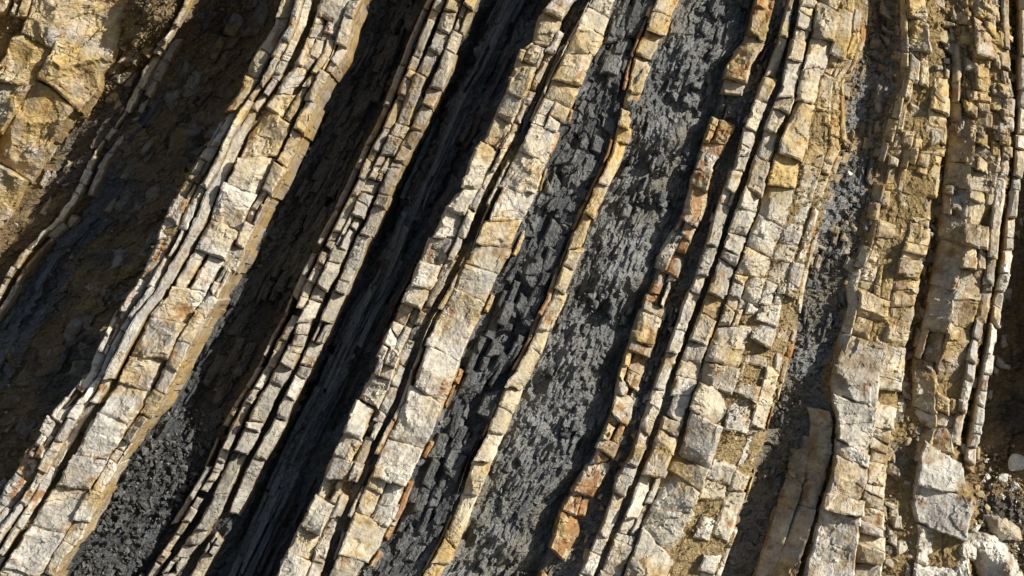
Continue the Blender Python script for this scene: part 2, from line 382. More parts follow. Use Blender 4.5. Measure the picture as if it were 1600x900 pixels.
STEP = 2.6
Y0, Y1 = -170.0, 1080.0
STRIPS = []
def strip(name, la, lb, zone, mat, label=None, cat=None, structure=False):
    ys = np.arange(Y0, Y1 + .1, STEP)
    xa = la(ys); xb = lb(ys)
    wmax = float(np.mean(xb - xa)); n = max(int(wmax / STEP), 3)
    f = np.linspace(0, 1, n + 1)
    X = xa[:, None] * (1 - f) + xb[:, None] * f
    Y = np.repeat(ys[:, None], n + 1, 1)
    T = np.repeat((f * wmax)[None, :], len(ys), 0) + float(la(np.array(450.0)))
    d, c = base_full(X, Y, T, zone)
    dr, _ = base_smooth(X, Y)
    # steep parts keep a plain outward direction: the reference depth is a widely blurred one
    k = 9
    pad = np.pad(dr, ((0, 0), (k, k)), mode='edge'); cs = np.cumsum(np.pad(pad, ((0, 0), (1, 0))), 1)
    drb = (cs[:, 2 * k + 1:] - cs[:, :-2 * k - 1]) / (2 * k + 1)
    w = np.minimum(np.arange(n + 1), n - np.arange(n + 1)) / max(k, 1)
    w = np.clip(w, 0, 1)[None, :]
    drb = drb * w + dr * (1 - w)
    w1, w2, _ = cell(T / 9, Y / 11, 601); w3, w4, _ = cell(T / 4.5, Y / 5.5, 611)
    jx = ((w1 - .5) * 7 + w2 * 6 + (w3 - .5) * 4) * np.clip(np.minimum(np.arange(n + 1), n - np.arange(n + 1)) / 3, 0, 1)[None, :]
    if zone in ('crumbly', 'chunky'): jx = jx * .18
    V = P(X + jx, Y, d, drb).reshape(-1, 3)
    idx = np.arange(len(ys) * (n + 1)).reshape(len(ys), n + 1)
    q = np.stack([idx[1:, :-1], idx[1:, 1:], idx[:-1, 1:], idx[:-1, :-1]], -1).reshape(-1, 4)
    me = mesh_from(name, V, q, c.reshape(-1, 3), np.stack([T, Y], -1).reshape(-1, 2) * S, mat)
    o = link(bpy.data.objects.new(name, me))
    if structure: tag(o, kind="structure")
    else: tag(o, label, cat)
    STRIPS.append(o)
    return o

const = lambda v: (lambda y: np.full(np.shape(y), float(v)))
soil_left = strip("soil_slope", const(-330), E('OL', 'OR', .5), 'soil', M_SOIL, structure=True)
soil_a = strip("soil_slope", E('OL', 'OR', .5), E('P1', 8), 'soil', M_SOIL, structure=True)
shale_p = strip("shale_bed", E('P1', 8), E('AL', 'AR', .5), 'soilp', M_SOIL, "brown earthy shale in deep shade left of the thick pale double bed", "shale bed")
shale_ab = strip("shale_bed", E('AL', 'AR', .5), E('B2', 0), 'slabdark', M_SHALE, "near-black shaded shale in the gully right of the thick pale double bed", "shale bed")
shale_bc = strip("shale_bed", E('B2', 0), E('CL', 'CR', .5), 'slabby', M_SHALE, "shaded blue-grey slaty shale with long smooth ribs, between thin blocky beds and central bed", "shale bed")
shale_ce = strip("shale_bed", E('CL', 'CR', .5), E('EL', 'ER', .5), 'chunky', M_SHALE, "charcoal chunky slate right of the central bed", "shale bed")
shale_eg = strip("shale_bed", E('EL', 'ER', .5), E('GL', 'GR', .5), 'crumbly', M_SHALE, "broad sunlit band of grey crumbly splintered shale", "shale bed")
shale_gh = strip("shale_bed", E('GL', 'GR', .5), E('HL', 'HC', .5), 'gravel', M_SHALE, "narrow dark shale rubble strip between rusty blocks and small cream blocks", "shale bed")
shale_hi = strip("shale_bed", E('HL', 'HC', .5), E('IL', 'IR', .5), 'gravel', M_SHALE, "thin crack of grit between small cream blocks and the massive cream bed", "shale bed")
shale_ik = strip("shale_bed", E('IL', 'IR', .5), E('KL', 'KR', .5), 'gravel', M_SHALE, "grey gravelly shale gully right of the massive cream bed", "shale bed")
soil_km = strip("soil_slope", E('KL', 'KR', .5), E('ML', 'MR', .5), 'gravel', M_SOIL, structure=True)
soil_r = strip("soil_slope", E('ML', 'MR', .5), const(1900), 'soil', M_SOIL, structure=True)

# ------------------------------------------------------------------ blocks
PAL = {
 'cream': np.array([.48, .395, .235]), 'white': np.array([.60, .57, .51]), 'grey': np.array([.36, .35, .345]),
 'ochre': np.array([.43, .295, .095]), 'rust': np.array([.30, .13, .035]), 'brown': np.array([.20, .13, .07]),
 'slate': np.array([.060, .063, .068]), 'slateg': np.array([.18, .182, .18]), 'slateb': np.array([.12, .15, .19]),
}
JOBS = []
TOPO = {}
def topo(n, m, K):
    key = (n, m, K)
    if key in TOPO: return TOPO[key]
    idx = np.arange((n + 1) * (m + 1)).reshape(m + 1, n + 1)
    q = [np.stack([idx[1:, :-1], idx[1:, 1:], idx[:-1, 1:], idx[:-1, :-1]], -1).reshape(-1, 4)]
    per = np.concatenate([idx[0, :-1], idx[:-1, -1], idx[-1, :0:-1], idx[:0:-1, 0]])
    np_ = len(per); base = (n + 1) * (m + 1)
    prev = per
    for k in range(K):
        cur = base + k * np_ + np.arange(np_)
        q.append(np.stack([prev, np.roll(prev, -1), np.roll(cur, -1), cur], -1))
        prev = cur
    TOPO[key] = (np.concatenate(q), per)
    return TOPO[key]

def add_block(parent, name, L, R, y0, y1, k0, k1, d0, back, pal, rough, mat, inset=(1, 1, 1, 1), cham=(7, .05), tilt=(0, 0), step=2.5, rings=(.03, .09, .2), pillow=0.0, warp=3.5):
    if back > 1.5: rings = (.03, .07, .13, .2, .28, .37, .48, .62, .8, 1.0)
    """one piece of a bed: front face subdivided and fractured, rough sides going back into the cliff"""
    ym = (y0 + y1) / 2
    w = float(R(np.array(ym)) - L(np.array(ym))); ll = (y1 - y0)
    if w < 3 or ll < 3: return
    n = int(np.clip(round(w / step), 3, 60)); m = int(np.clip(round(ll * 1.1 / step), 3, 80))
    a, b = np.meshgrid(np.linspace(0, 1, n + 1), np.linspace(0, 1, m + 1))
    ia, ib, ja, jb = inset
    yl = (y0 + ja) + (ll - ja - jb) * b
    ye = yl + (k0 + (k1 - k0) * b) * (a - .5) * w
    l = L(ye) + ia; r = R(ye) - ib
    x = l + (r - l) * a
    rg = list(rings) + [back]
    q, per = topo(n, m, len(rg))
    so = rng.uniform(0, 4000, 2)
    own = 0.0 if rng.random() < .55 else 1.0
    ea = np.minimum(a, 1 - a) * w; eb = np.minimum(b, 1 - b) * ll
    JOBS.append(dict(parent=parent, name=name, x=x, y=ye, a=a, b=b, ea=ea, eb=eb, w=w, l=ll, d0=d0, rg=rg, q=q, per=per, so=so, own=own, pal=pal, rough=rough,
                     mat=mat, cham=cham, tilt=tilt, pillow=pillow, warp=warp, tint=rng.normal(0, 1, 4), cuts=[(rng.uniform(0, 6.283), rng.uniform(.35, 1.05), rng.uniform(.15, .8)) for _ in range(int(rng.integers(0, 4)))], n=n, m=m, vary=rng.uniform(0, 1, 4)))

def flush_blocks():
    # concatenate all front points, evaluate the noises once
    fx = np.concatenate([j['x'].ravel() + j['so'][0] * j['own'] for j in JOBS]); fy = np.concatenate([j['y'].ravel() + j['so'][1] * j['own'] for j in JOBS])
    rx = np.concatenate([j['x'].ravel() for j in JOBS]); ry = np.concatenate([j['y'].ravel() for j in JOBS])
    # bedding runs up to the right: shear so that facets follow it
    slope = np.interp(rx + .42 * (ry - 450), [0, 500, 900, 1250, 1600], [.62, .54, .46, .36, .2])
    ft = fx + slope * fy
    wr1, wg1, _ = cell(fx / 21, fy / 21, 301); wr2, wg2, _ = cell(fx / 21, fy / 21, 307)
    n_w1 = wr1 - .5 + wg1 * .7; n_w2 = wr2 - .5 + wg2 * .7
    n_w3 = vn(fx / 5, fy / 5, 303) - .5; n_w4 = vn(fx / 5, fy / 5, 304) - .5
    wx = fbm(fx / 30, fy / 30, 2, 305) * 16; wy = fbm(fx / 30, fy / 30, 2, 306) * 16
    r1, g1, e1 = cell((ft + wx) / 46, (fy + wy) / 40, 311)
    r2, g2, e2 = cell((ft + wx) / 17, (fy + wy) / 15, 321)
    r3, g3, e3 = cell(ft / 7.5, fy / 6.5, 331)
    sc1 = scallop((ft + wx) / 50, (fy + wy) / 42, 315); sc2 = scallop((ft + wx) / 19, (fy + wy) / 16, 325)
    nb = fbm(fx / 34, fy / 34, 4, 341)
    lamn = vn(ft / 5, fy / 60, 345)
    c1 = fbm(rx / 70 + 3, ry / 70, 4, 351); c2 = fbm(fx / 26, fy / 26, 4, 361); c3 = fbm((rx + slope * ry) / 12, ry / 55, 4, 371); c4 = fbm(fx / 12, fy / 12, 3, 381)
    spall = sstep(.52, .66, fbm(fx / 28, fy / 28, 3, 391))
    RA = []; RB = []; RL = []
    for j in JOBS:
        px_ = j['x'].ravel()[j['per']]; py_ = j['y'].ravel()[j['per']]
        pl = np.cumsum(np.hypot(np.diff(px_, prepend=px_[-1]), np.diff(py_, prepend=py_[-1])))
        j['pl'] = pl
        for dep in j['rg']: RA.append(pl); RB.append(np.full(len(pl), dep)); RL.append(np.full(len(pl), j['so'][0]))
    RA = np.concatenate(RA); RB = np.concatenate(RB); RL = np.concatenate(RL)
    rq1, rq2, _ = cell(RA / 26 + RL, RB * 9 + RL * 1.7, 401)
    rv1 = vn(RA / 30 + RL, RB * 6, 411); rv2 = vn(RA / 16, RB * 12 + RL, 421); rv3 = vn(RA / 22 + 50, RB * 9 + RL, 431)
    o = 0; ro_ = 0
    for j in JOBS:
        N = j['x'].size; sl = slice(o, o + N); o += N
        a = j['a'].ravel(); b = j['b'].ravel(); ea = j['ea'].ravel(); eb = j['eb'].ravel()
        ro = j['rough']; sz = min(j['w'], j['l'])
        k1 = np.clip(sz / 60, .25, 1.2)
        h = ro * (sc1[sl] * .24 * k1 + sc2[sl] * .085 * (.25 + .75 * spall[sl]) * min(1, k1 * 1.4) + (r1[sl] - .5) * .05 * k1 + (r2[sl] - .5) * .03 * spall[sl] + ((r3[sl] - .5) * .02 + g3[sl] * .035) * (.1 + .9 * spall[sl]) + (nb[sl] - .5) * .04 * k1)
        h += (lamn - .5)[sl] * .010
        cr, cd = j['cham']
        R_ = cr * .55 * (.2 + 1.2 * nb[sl]) * np.clip(.3 + r2[sl] * 1.2, .2, 1.5)
        ta = 1 - np.clip(ea / R_, 0, 1); tb = 1 - np.clip(eb / R_, 0, 1)
        h -= cd * .7 * np.maximum(ta, tb)
        for (ang, s0, slp) in j['cuts']:
            ca, sa = math.cos(ang), math.sin(ang)
            A2 = (2 * a - 1) * ca + (2 * b - 1) * sa
            he = (abs(ca) * j['w'] + abs(sa) * j['l']) * .5 * S
            h -= np.maximum(0, A2 - s0) * he * slp * (.75 + .5 * r1[sl])
        if j['pillow']: h += j['pillow'] * (1 - (2 * a - 1) ** 2) * (1 - (2 * b - 1) ** 2 * .8)
        h += j['tilt'][0] * (a - .5) * j['w'] * S + j['tilt'][1] * (b - .5) * j['l'] * S
        wp = j['warp']
        x = j['x'].ravel() + n_w1[sl] * wp * min(1, j['w'] / 30) + n_w3[sl] * wp * .4 * min(1, j['w'] / 30)
        y = j['y'].ravel() + n_w2[sl] * wp * min(1, j['l'] / 30) + n_w4[sl] * wp * .4 * min(1, j['l'] / 30)
        d = j['d0'] + h
        pal = j['pal']; tn = j['tint']
        if pal.get('slate'):
            col = mixc(PAL['slate'], PAL['slateg'], np.clip(pal.get('g', .5) + (c2[sl] - .5) * 1.2 + tn[0] * .2, 0, 1))
            col = mixc(col, PAL['slateb'], np.clip(pal.get('b', 0) + (c1[sl] - .5), 0, 1) * (pal.get('b', 0) > 0))
            col = mixc(col, PAL['brown'], np.clip(pal.get('brown', 0) + (c3[sl] - .5) * .6, 0, .8) * (pal.get('brown', 0) > 0))
            side = col
        else:
            up = sstep(520, 60, ry[sl])       # higher on the face the stone is more yellow
            col = mixc(PAL['cream'], PAL['white'], np.clip(pal.get('white', .3) * (1 - .6 * up) + .16 * (1 - up) + (c2[sl] - .5) * 1.3 + tn[0] * .12, 0, 1))
            col = mixc(col, PAL['ochre'], np.clip(pal.get('ochre', .2) - .06 + .30 * up + (c1[sl] - .47) * 2.5 + tn[1] * .08 + (c4[sl] - .5) * .6, 0, .85))
            col = mixc(col, PAL['grey'], np.clip(pal.get('grey', .2) + (c2[sl] - .55) * -1.6 + tn[2] * .1, 0, .8))
            rs = sstep(.58, .74, c3[sl] * .6 + c4[sl] * .4 + pal.get('rust', 0) * .35 - .07)
            col = mixc(col, PAL['rust'], rs * .8)
            col = mixc(col, PAL['brown'], sstep(.58, .8, c4[sl] * .6 + c1[sl] * .4 + pal.get('dirt', 0) * .3) * .6)
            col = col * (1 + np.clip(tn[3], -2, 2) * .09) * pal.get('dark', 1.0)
            side = None
        per = j['per']; pxs = x[per]; pys = y[per]; pd = d[per]
        p0x = j['x'].ravel()[per]; p0y = j['y'].ravel()[per]
        cx = x.mean(); cy = y.mean()
        vx = [x]; vy = [y]; vd = [d]; cc = [col]
        ox = pxs - cx; oy = pys - cy; on = np.hypot(ox, oy) + 1e-6; ox /= on; oy /= on
        for k, dep in enumerate(j['rg']):
            dd = pd - dep if k < len(j['rg']) - 1 else np.full_like(pd, j['d0'] - dep)
            rs_l = slice(ro_, ro_ + len(per)); ro_ += len(per)
            q1 = rq1[rs_l]; q2 = rq2[rs_l]
            am = min(2.8, sz * .1) * (.5 + ro)
            bul = (q1 - .5) * am + q2 * am * .6 + min(1.0, .15 + k * .25)
            fw = min(1.0, dep / .12)
            vx.append(pxs * (1 - fw) + p0x * fw + ox * bul); vy.append(pys * (1 - fw) + p0y * fw + oy * bul); vd.append(dd)
            if side is None:
                f = sstep(.3, .65, rv1[rs_l]) * .45 + .4
                sc_ = mixc(col[per], PAL['ochre'] * (.95, .92, .85), f)
                sc_ = mixc(sc_, PAL['brown'], sstep(.5, .75, rv2[rs_l]) * .65)
                sc_ = mixc(sc_, PAL['grey'], sstep(.6, .8, rv3[rs_l]) * .6)
                cc.append(sc_)
            else: cc.append(col[per])
        X = np.concatenate(vx); Y = np.concatenate(vy); Dp = np.concatenate(vd)
        V = P(X, Y, Dp, np.full(X.shape, j['d0']))
        uv = np.stack([np.concatenate([ft[sl]] + [ft[sl][per] + k * 7 for k in range(1, len(j['rg']) + 1)]), Y], -1) * S
        me = mesh_from(j['name'], V, j['q'], np.concatenate(cc), uv, j['mat'])
        ob = bpy.data.objects.new(j['name'], me)
        link(ob, j['parent'])
        if j.get('after'): j['after'](ob)
    JOBS.clear()

def bed(label, name="sandstone_bed", at=(0, 0, 0), group=None):
    o = bpy.data.objects.new(name, None); o.empty_display_size = .3
    link(o); tag(o, label, "rock bed", group)
    return o

def column(parent, L, R, d, joints=None, length=50, var=.45, ya=-165, yb=1075, pal=None, rough=1.0, back=.6, gap=0.0, jt=.28, tilt=(0, .10), tj=.12,
           cham=(7, .05), inset=.9, dj=.04, pillow=0.0, name="block", mat=None, step=2.5, rings=(.03, .09, .2), warp=3.2, jg=-.2, split=.18, ragged=1.0):
    """a bed's row of blocks from top to bottom, parted by cross joints"""
    dF = F(d) if not callable(d) else d
    if joints is None:
        joints = [ya]
        while joints[-1] < yb: joints.append(joints[-1] + max(length * .3, length * math.exp(rng.normal(0, var))))
    else:
        joints = list(joints)
        while joints[0] > -165 and joints[0] < 400: joints.insert(0, joints[0] - length * rng.uniform(.6, 1.4))
        while joints[-1] < yb - 20: joints.append(joints[-1] + length * rng.uniform(.6, 1.4))
    ks = [jt + rng.normal(0, .16) for _ in joints]
    def rnd():
        a = [abs(rng.normal(0, inset)), abs(rng.normal(0, inset))]
        for q in (0, 1):
            if rng.random() < .16: a[q] = rng.uniform(-3, 7) * min(1, ragged)
        return (a[0], a[1], jg + abs(rng.normal(0, .4)), jg + abs(rng.normal(0, .4)))
    for i in range(len(joints) - 1):
        if rng.random() < gap: continue
        y0, y1 = joints[i], joints[i + 1]
        ym = (y0 + y1) / 2
        d0 = float(dF(np.array(ym))) + rng.normal(0, dj)
        w = float(R(np.array(ym)) - L(np.array(ym)))
        tl = (tilt[0] + rng.normal(0, tj * 1.6), tilt[1] + rng.normal(0, tj))
        kw = dict(cham=cham, step=step, rings=rings, warp=warp)
        if rng.random() < split and w > 18:
            # broken into smaller pieces, some of them lower than the rest
            fs = [0] + sorted(rng.uniform(.25, .75, 1 if w < 45 else 2).tolist()) + [1]
            for q in range(len(fs) - 1):
                if fs[q + 1] - fs[q] < .14: continue
                La = lambda y, f=fs[q]: L(y) * (1 - f) + R(y) * f
                Ra = lambda y, f=fs[q + 1]: L(y) * (1 - f) + R(y) * f
                ww = w * (fs[q + 1] - fs[q])
                if y1 - y0 > 1.3 * ww and rng.random() < .75: yy = [y0, y0 + (y1 - y0) * rng.uniform(.3, .7), y1]
                else: yy = [y0, y1]
                kk = [ks[i]] + [jt + rng.normal(0, .25)] * (len(yy) - 2) + [ks[i + 1]]
                for g in range(len(yy) - 1):
                    add_block(parent, "fragment" if name == "block" else name, La, Ra, yy[g] + (fs[q] + fs[q + 1] - 1) * w * .5 * kk[g], yy[g + 1] + (fs[q] + fs[q + 1] - 1) * w * .5 * kk[g + 1], kk[g], kk[g + 1], d0 - abs(rng.normal(0, .07)) * rough, back, pal or {}, rough, mat or M_SAND,
                              inset=rnd(), tilt=(tl[0] + rng.normal(0, .15), tl[1] + rng.normal(0, .15)), **kw)
        else:
            nm = name
            if name == "block" and (y1 - y0) > 1.8 * w: nm = "slab"
            add_block(parent, nm, L, R, y0, y1, ks[i], ks[i + 1], d0, back, pal or {}, rough, mat or M_SAND, inset=rnd(), tilt=tl, pillow=pillow, **kw)

# --- outcrop at the far left
b = bed("massive yellow-buff outcrop in the upper left corner, beside the shadowed gully")
p = dict(white=.15, ochre=.5, grey=.15, rust=.05, dirt=.2)
def od(k): return [(-150, .55 + k), (0, .35 + k), (100, -.15 + k), (165, -.5 + k), (300, -.8 + k), (500, -1.1 + k)]
column(b, E('OL', -120), E('OL', 0), od(.5), length=70, tilt=(0, -.4), pal=p, yb=700, back=.8)
column(b, E('OL', 'OR', 0.0), E('OL', 'OR', .22), od(.38), length=55, tilt=(0, -.4), pal=p, yb=700, back=.8, rough=1.2)
column(b, E('OL', 'OR', .22), E('OL', 'OR', .42), od(.2), length=34, tilt=(0, -.4), pal=dict(p, ochre=.5), yb=700, back=.8, rough=1.6, gap=.2, cham=(9, .09), split=.5)
column(b, E('OL', 'OR', .42), E('OL', 'OR', .66), od(.12), length=85, var=.6, pal=p, yb=700, back=1.0, rough=1.1, dj=.05, tj=.13, tilt=(0, -.42), inset=.4, jg=-.4)
column(b, E('OL', 'OR', .66), E('OR', 0), od(-.05), length=95, var=.6, dj=.05, tj=.13, pal=dict(p, white=.2), yb=700, back=1.2, rough=1.1, cham=(4, .04), tilt=(-.2, -.4), inset=.4, jg=-.4)
# --- thin pale pair in the shade
b = bed("thin pale ribbon-like pair of beds crossing the shaded brown gully")
column(b, E('P1', -6), E('P1', 5), [(-100, .6), (40, .45), (60, -.1), (90, -.75), (200, -1.05), (500, -1.1)], length=24, var=.6, pal=dict(white=.75, ochre=.0, grey=.2), rough=.9, back=.4, inset=1.4, cham=(3, .03), yb=800, warp=3, split=0, gap=.04, dj=.05, tj=.2, jg=.2)
column(b, E('P1', 12), E('P1', 28), [(-100, .2), (40, -.2), (90, -.95), (200, -1.16), (500, -1.2)], length=34, var=.6, pal=dict(white=.1, ochre=.15, grey=.6, dirt=.4), rough=1.1, back=.4, inset=2.5, cham=(4, .04), ya=60, yb=800, warp=3.5, split=.2, gap=.1, dj=.07, tj=.25)
# --- A: thick double bed
b = bed("thick pale double sandstone bed split lengthwise by one dark crack, left of the dark gully")
pa = dict(white=.6, ochre=.12, grey=.28, rust=.1)
T = dict(inset=.3, jg=-.4, dj=.045, tj=.11)
column(b, E('AL', 1), E('AL', 'AC', .5, -6), 1.0, length=38, pal=dict(pa, rust=.4), rough=1.1, back=2.0, dj=.08, split=.25)
column(b, E('AL', 'AC', .5, -6), E('AC', -20), 1.08, length=44, pal=pa, rough=1.0, back=1.2, dj=.075, split=.2)
column(b, E('AC', -19), E('AC', -3), 1.06, length=30, var=.7, pal=dict(pa, grey=.45, white=.4), rough=.7, back=.8, inset=1.2, cham=(3, .03), dj=.06, warp=3, split=0, jg=.1, gap=.06, tj=.2)
column(b, E('AC', 6), E('AC', 'AR', .70), 1.12, joints=[-70, -4, 30, 62, 108, 180, 246, 296, 352, 398, 452, 500, 560, 604, 655, 716, 762, 828, 895, 960], length=55, pal=pa, rough=.85, back=1.1, tilt=(-.05, .06), split=.1, **T)
column(b, E('AC', 'AR', .70), E('AR', 0), 1.08, joints=[-60, 0, 26, 70, 112, 160, 205, 258, 300, 348, 385, 420, 462, 492, 535, 575, 612, 650, 690, 722, 768, 815, 850, 900], length=40, pal=dict(pa, ochre=.25), rough=.8, back=2.1, tilt=(-.08, .05), cham=(4, .03), split=.12, inset=2.4, jg=.4, dj=.07, tj=.14)
# --- B: thin blocky beds
b = bed("slender triple row of small stacked buff blocks rising from the dark gully")
pb = dict(white=.3, ochre=.12, grey=.4, dirt=.1, dark=.82)
bd = lambda k: [(0, .35 + k), (330, .25 + k), (600, .05 + k), (750, -.15 + k), (900, -.25 + k)]
column(b, E('B1', -22), E('B1', -11), bd(-.3), length=30, pal=dict(pb, grey=.7), rough=.8, back=.5, inset=1.2, gap=.25, cham=(4, .05), warp=2)
column(b, E('B1', -8), E('B1', 7), bd(-.08), length=20, var=.5, pal=pb, rough=.9, back=.6, inset=1.0, gap=.05, cham=(3, .04), warp=1.6, dj=.04, ragged=.3)
column(b, E('B2', -13), E('B2', 11), bd(.02), length=28, var=.5, pal=pb, rough=.8, back=.7, inset=1.0, cham=(4, .06), dj=.06, split=.16, warp=3, ragged=.6, jg=.2, tj=.18)
column(b, E('B3', -11), E('B3', 11), bd(0), length=31, var=.5, pal=dict(pb, ochre=.25), rough=.75, back=1.0, inset=1.0, gap=.04, cham=(4, .06), dj=.06, split=.16, warp=3, ragged=.6, jg=.2, tj=.18)
# --- C: central bed
b = bed("thick central cream sandstone bed of large slabs and rugged blocks beside charcoal slate")
pc = dict(white=.4, ochre=.12, grey=.25)
column(b, E('CL', 0), E('CL', 'CC', .62), .66, joints=[-40, 22, 70, 98, 152, 185, 228, 292, 330, 372, 412, 450, 478, 508, 545, 590, 632, 680, 716, 750, 782, 830, 870, 910], length=40, pal=pc, rough=1.15, back=1.8, dj=.09, tilt=(.05, .1), cham=(6, .06), split=.2, inset=1)
column(b, E('CL', 'CC', .62), E('CC', -7), .6, length=30, pal=dict(pc, grey=.45, dirt=.5), rough=1.3, back=.6, dj=.06, gap=.14)
column(b, E('CC', 3), E('CC', 'CR', .16), .62, length=46, pal=dict(pc, ochre=.3, rust=.25), rough=.6, back=.6, gap=.1, inset=1)
column(b, E('CC', 'CR', .16), E('CR', 0), .72, joints=[-50, 18, 46, 84, 128, 160, 200, 246, 298, 345, 385, 420, 462, 552, 618, 694, 752, 812, 872, 930], split=.12, length=60, pal=dict(pc, white=.5), rough=.62, back=.8, tilt=(-.05, .08), cham=(4, .03), **T)
column(b, E('CR', 2), E('CR', 13), .42, length=26, pal=dict(white=.1, ochre=.5, rust=.7, grey=.1), rough=1.1, back=.4, gap=.5, ya=90, inset=2.5, cham=(4, .05), warp=3)
# --- E: thin single bed
b = bed("slim single row of honey-coloured blocks between charcoal slate and grey shale")
column(b, E('EL', 4), E('ER', 0), .5, length=36, pal=dict(white=.1, ochre=.55, grey=.06, rust=.15), rough=.75, back=.5, tilt=(0, .2), tj=.1, inset=.6, jg=-.3, dj=.03, cham=(4, .03), split=.06)
column(b, E('EL', -5), E('EL', 3), .36, length=50, pal=dict(white=.0, ochre=.4, rust=.9, dirt=.4), rough=.6, back=.3, gap=.2, inset=1, cham=(3, .03), warp=2)
# --- G: rusty blocks
b = bed("broken row of rusty orange-brown blocks half buried in dark shale rubble")
pg = dict(white=.12, ochre=.45, rust=.5, grey=.2, dirt=.3)
column(b, E('GL', 1), E('GR', -1), .36, length=38, pal=pg, rough=1.1, back=.7, gap=.05, tilt=(.05, .22), tj=.14, inset=2, dj=.06, cham=(4, .05), split=.45)
# --- H: two rows of small cream blocks
b = bed("twin rows of small cream blocks just left of the massive cream bed")
ph = dict(white=.5, ochre=.16, grey=.22)
column(b, E('HL', 0), E('HL', 'HC', .72, -1), .46, length=28, pal=ph, rough=.7, back=.5, tilt=(0, .14), inset=.8, dj=.04, cham=(4, .04), split=.08)
column(b, E('HC', 0), E('HC', 'IL', .92, 0), .54, length=34, pal=ph, rough=.7, back=.6, tilt=(0, .12), inset=.8, dj=.04, cham=(4, .04), gap=.04, split=.08)
# --- I: massive cream bed
b = bed("massive cream bed with big bulging boulders and rubbly right flank")
pi_ = dict(white=.42, ochre=.22, grey=.18)
column(b, E('IL', 1), E('IL', 'IR', .46), .56, joints=[-60, 10, 62, 108, 160, 245, 292, 345, 395, 432, 470, 510, 570, 608, 655, 722, 752, 800, 850, 905], length=55, pal=pi_, rough=.95, back=.6, tilt=(.02, .08), dj=.04, cham=(4, .035), pillow=.02, split=.12, inset=.6, jg=-.3)
column(b, E('IL', 'IR', .46), E('IL', 'IR', .76), .52, length=34, pal=dict(pi_, ochre=.26, dirt=.15), rough=1.35, back=.5, dj=.05, gap=.03, cham=(3, .03), split=.4, inset=.4, jg=-.3)
column(b, E('IL', 'IR', .76), E('IR', -6), .46, length=36, pal=dict(pi_, ochre=.28, rust=.15), rough=1.0, back=.8, dj=.05, gap=.03, tilt=(-.1, .1), inset=.8, jg=-.3, split=.25)
column(b, E('IR', -7), E('IR', 4), .36, length=30, pal=dict(pi_, ochre=.5, rust=.4), rough=.9, back=.9, gap=.3, inset=1.5, warp=2)
# --- K
b = bed("broad buff bed right of the grey gravel gully, ending in large smooth slabs low down")
pk = dict(white=.25, ochre=.36, grey=.18, dirt=.28)
kd = [(0, .45), (500, .45), (600, .55), (900, .6)]
column(b, E('KL', 3), E('KL', 'KR', .2), lambda y: F(kd)(y) - .1, length=44, yb=532, pal=dict(pk, ochre=.35), rough=.9, back=1.0, gap=.05, tilt=(1.0, .05), jg=-.3)
column(b, E('KL', 'KR', .10), E('KL', 'KR', .74), kd, joints=[532, 628, 700, 722, 778, 802, 905, 960, 1030, 1080], length=70, pal=dict(pk, white=.6, ochre=.12), rough=.8, back=.7, tilt=(.05, .06), cham=(5, .04), split=0, **T)
column(b, E('KL', 'KR', .2), E('KL', 'KR', .70), kd, yb=532, joints=[-50, 30, 80, 132, 205, 232, 262, 300, 345, 372, 415, 462, 500, 532], length=50, pal=pk, rough=1.5, back=.6, dj=.08, tilt=(.02, .12), tj=.16, cham=(5, .05), split=.35, inset=.6, jg=-.3)
column(b, E('KL', 'KR', .70), E('KR', 8), lambda y: F(kd)(y) - .06, length=24, pal=dict(pk, ochre=.35), rough=1.1, back=.7, dj=.06, gap=.04, tilt=(-.1, .1), inset=.8, jg=-.3)
b2 = bed("long brown ledge below the broad buff bed, above the black gully")
column(b2, E('KL', -34), E('KL', -4), .18, length=70, pal=dict(white=.1, ochre=.3, grey=.35, dirt=.3), rough=1.0, back=.9, ya=640, cham=(2, .02), tilt=(1.2, .02), tj=.1, inset=.4, jg=-.3, split=0)
column(b2, E('KL', -62), E('KL', -36), -.1, length=60, pal=dict(white=.2, ochre=.15, grey=.5, dirt=.2), rough=1.0, back=.8, ya=680, cham=(2, .02), tilt=(1.0, .02), tj=.1, inset=.4, jg=-.3, split=0)
# --- M
b = bed("rugged tawny bed near the right edge with grey-faced slabs at its foot")
pm = dict(white=.15, ochre=.42, grey=.2, dirt=.35, rust=.1)
column(b, E('ML', -12), E('ML', 'MR', .3), .34, length=46, yb=690, pal=dict(pm, ochre=.42), rough=1.0, back=.8, gap=.06, tilt=(1.0, .05), jg=-.3)
column(b, E('ML', 6), E('ML', 'MR', .97), .44, joints=[706, 766, 832, 905, 990, 1080], length=70, pal=dict(pm, grey=.4, white=.5, ochre=.1), rough=.8, back=.7, tilt=(.05, .06), cham=(5, .04), split=0, **T)
column(b, E('ML', 'MR', .3), E('ML', 'MR', .8), .46, yb=706, joints=[-40, 30, 90, 145, 205, 232, 300, 352, 420, 470, 512, 620, 668, 706], length=55, pal=pm, rough=1.5, back=.6, dj=.08, tilt=(0, .12), tj=.16, cham=(5, .05), split=.35, inset=.6, jg=-.3)
column(b, E('ML', 'MR', .8), E('MR', 0), .45, length=44, yb=690, pal=dict(pm, grey=.45, white=.4), rough=.8, back=.8, gap=.06, dj=.05)
b = bed("thin pale strip of blocks along the black gully at the right edge")
column(b, E('NC', -8), E('NC', 8), .42, length=30, pal=dict(white=.6, ochre=.15, grey=.3), rough=.7, back=1.2, yb=705, inset=1.2, cham=(5, .06), dj=.04)
# --- unseen bed past the right edge, depth and end set to shade the gully
b = bed("unseen pale bed beyond the right edge, placed to shade the black gully")
column(b, const(1680), const(1790), [(0, .6), (600, .9)], length=60, pal=pm, back=1.6, yb=600)

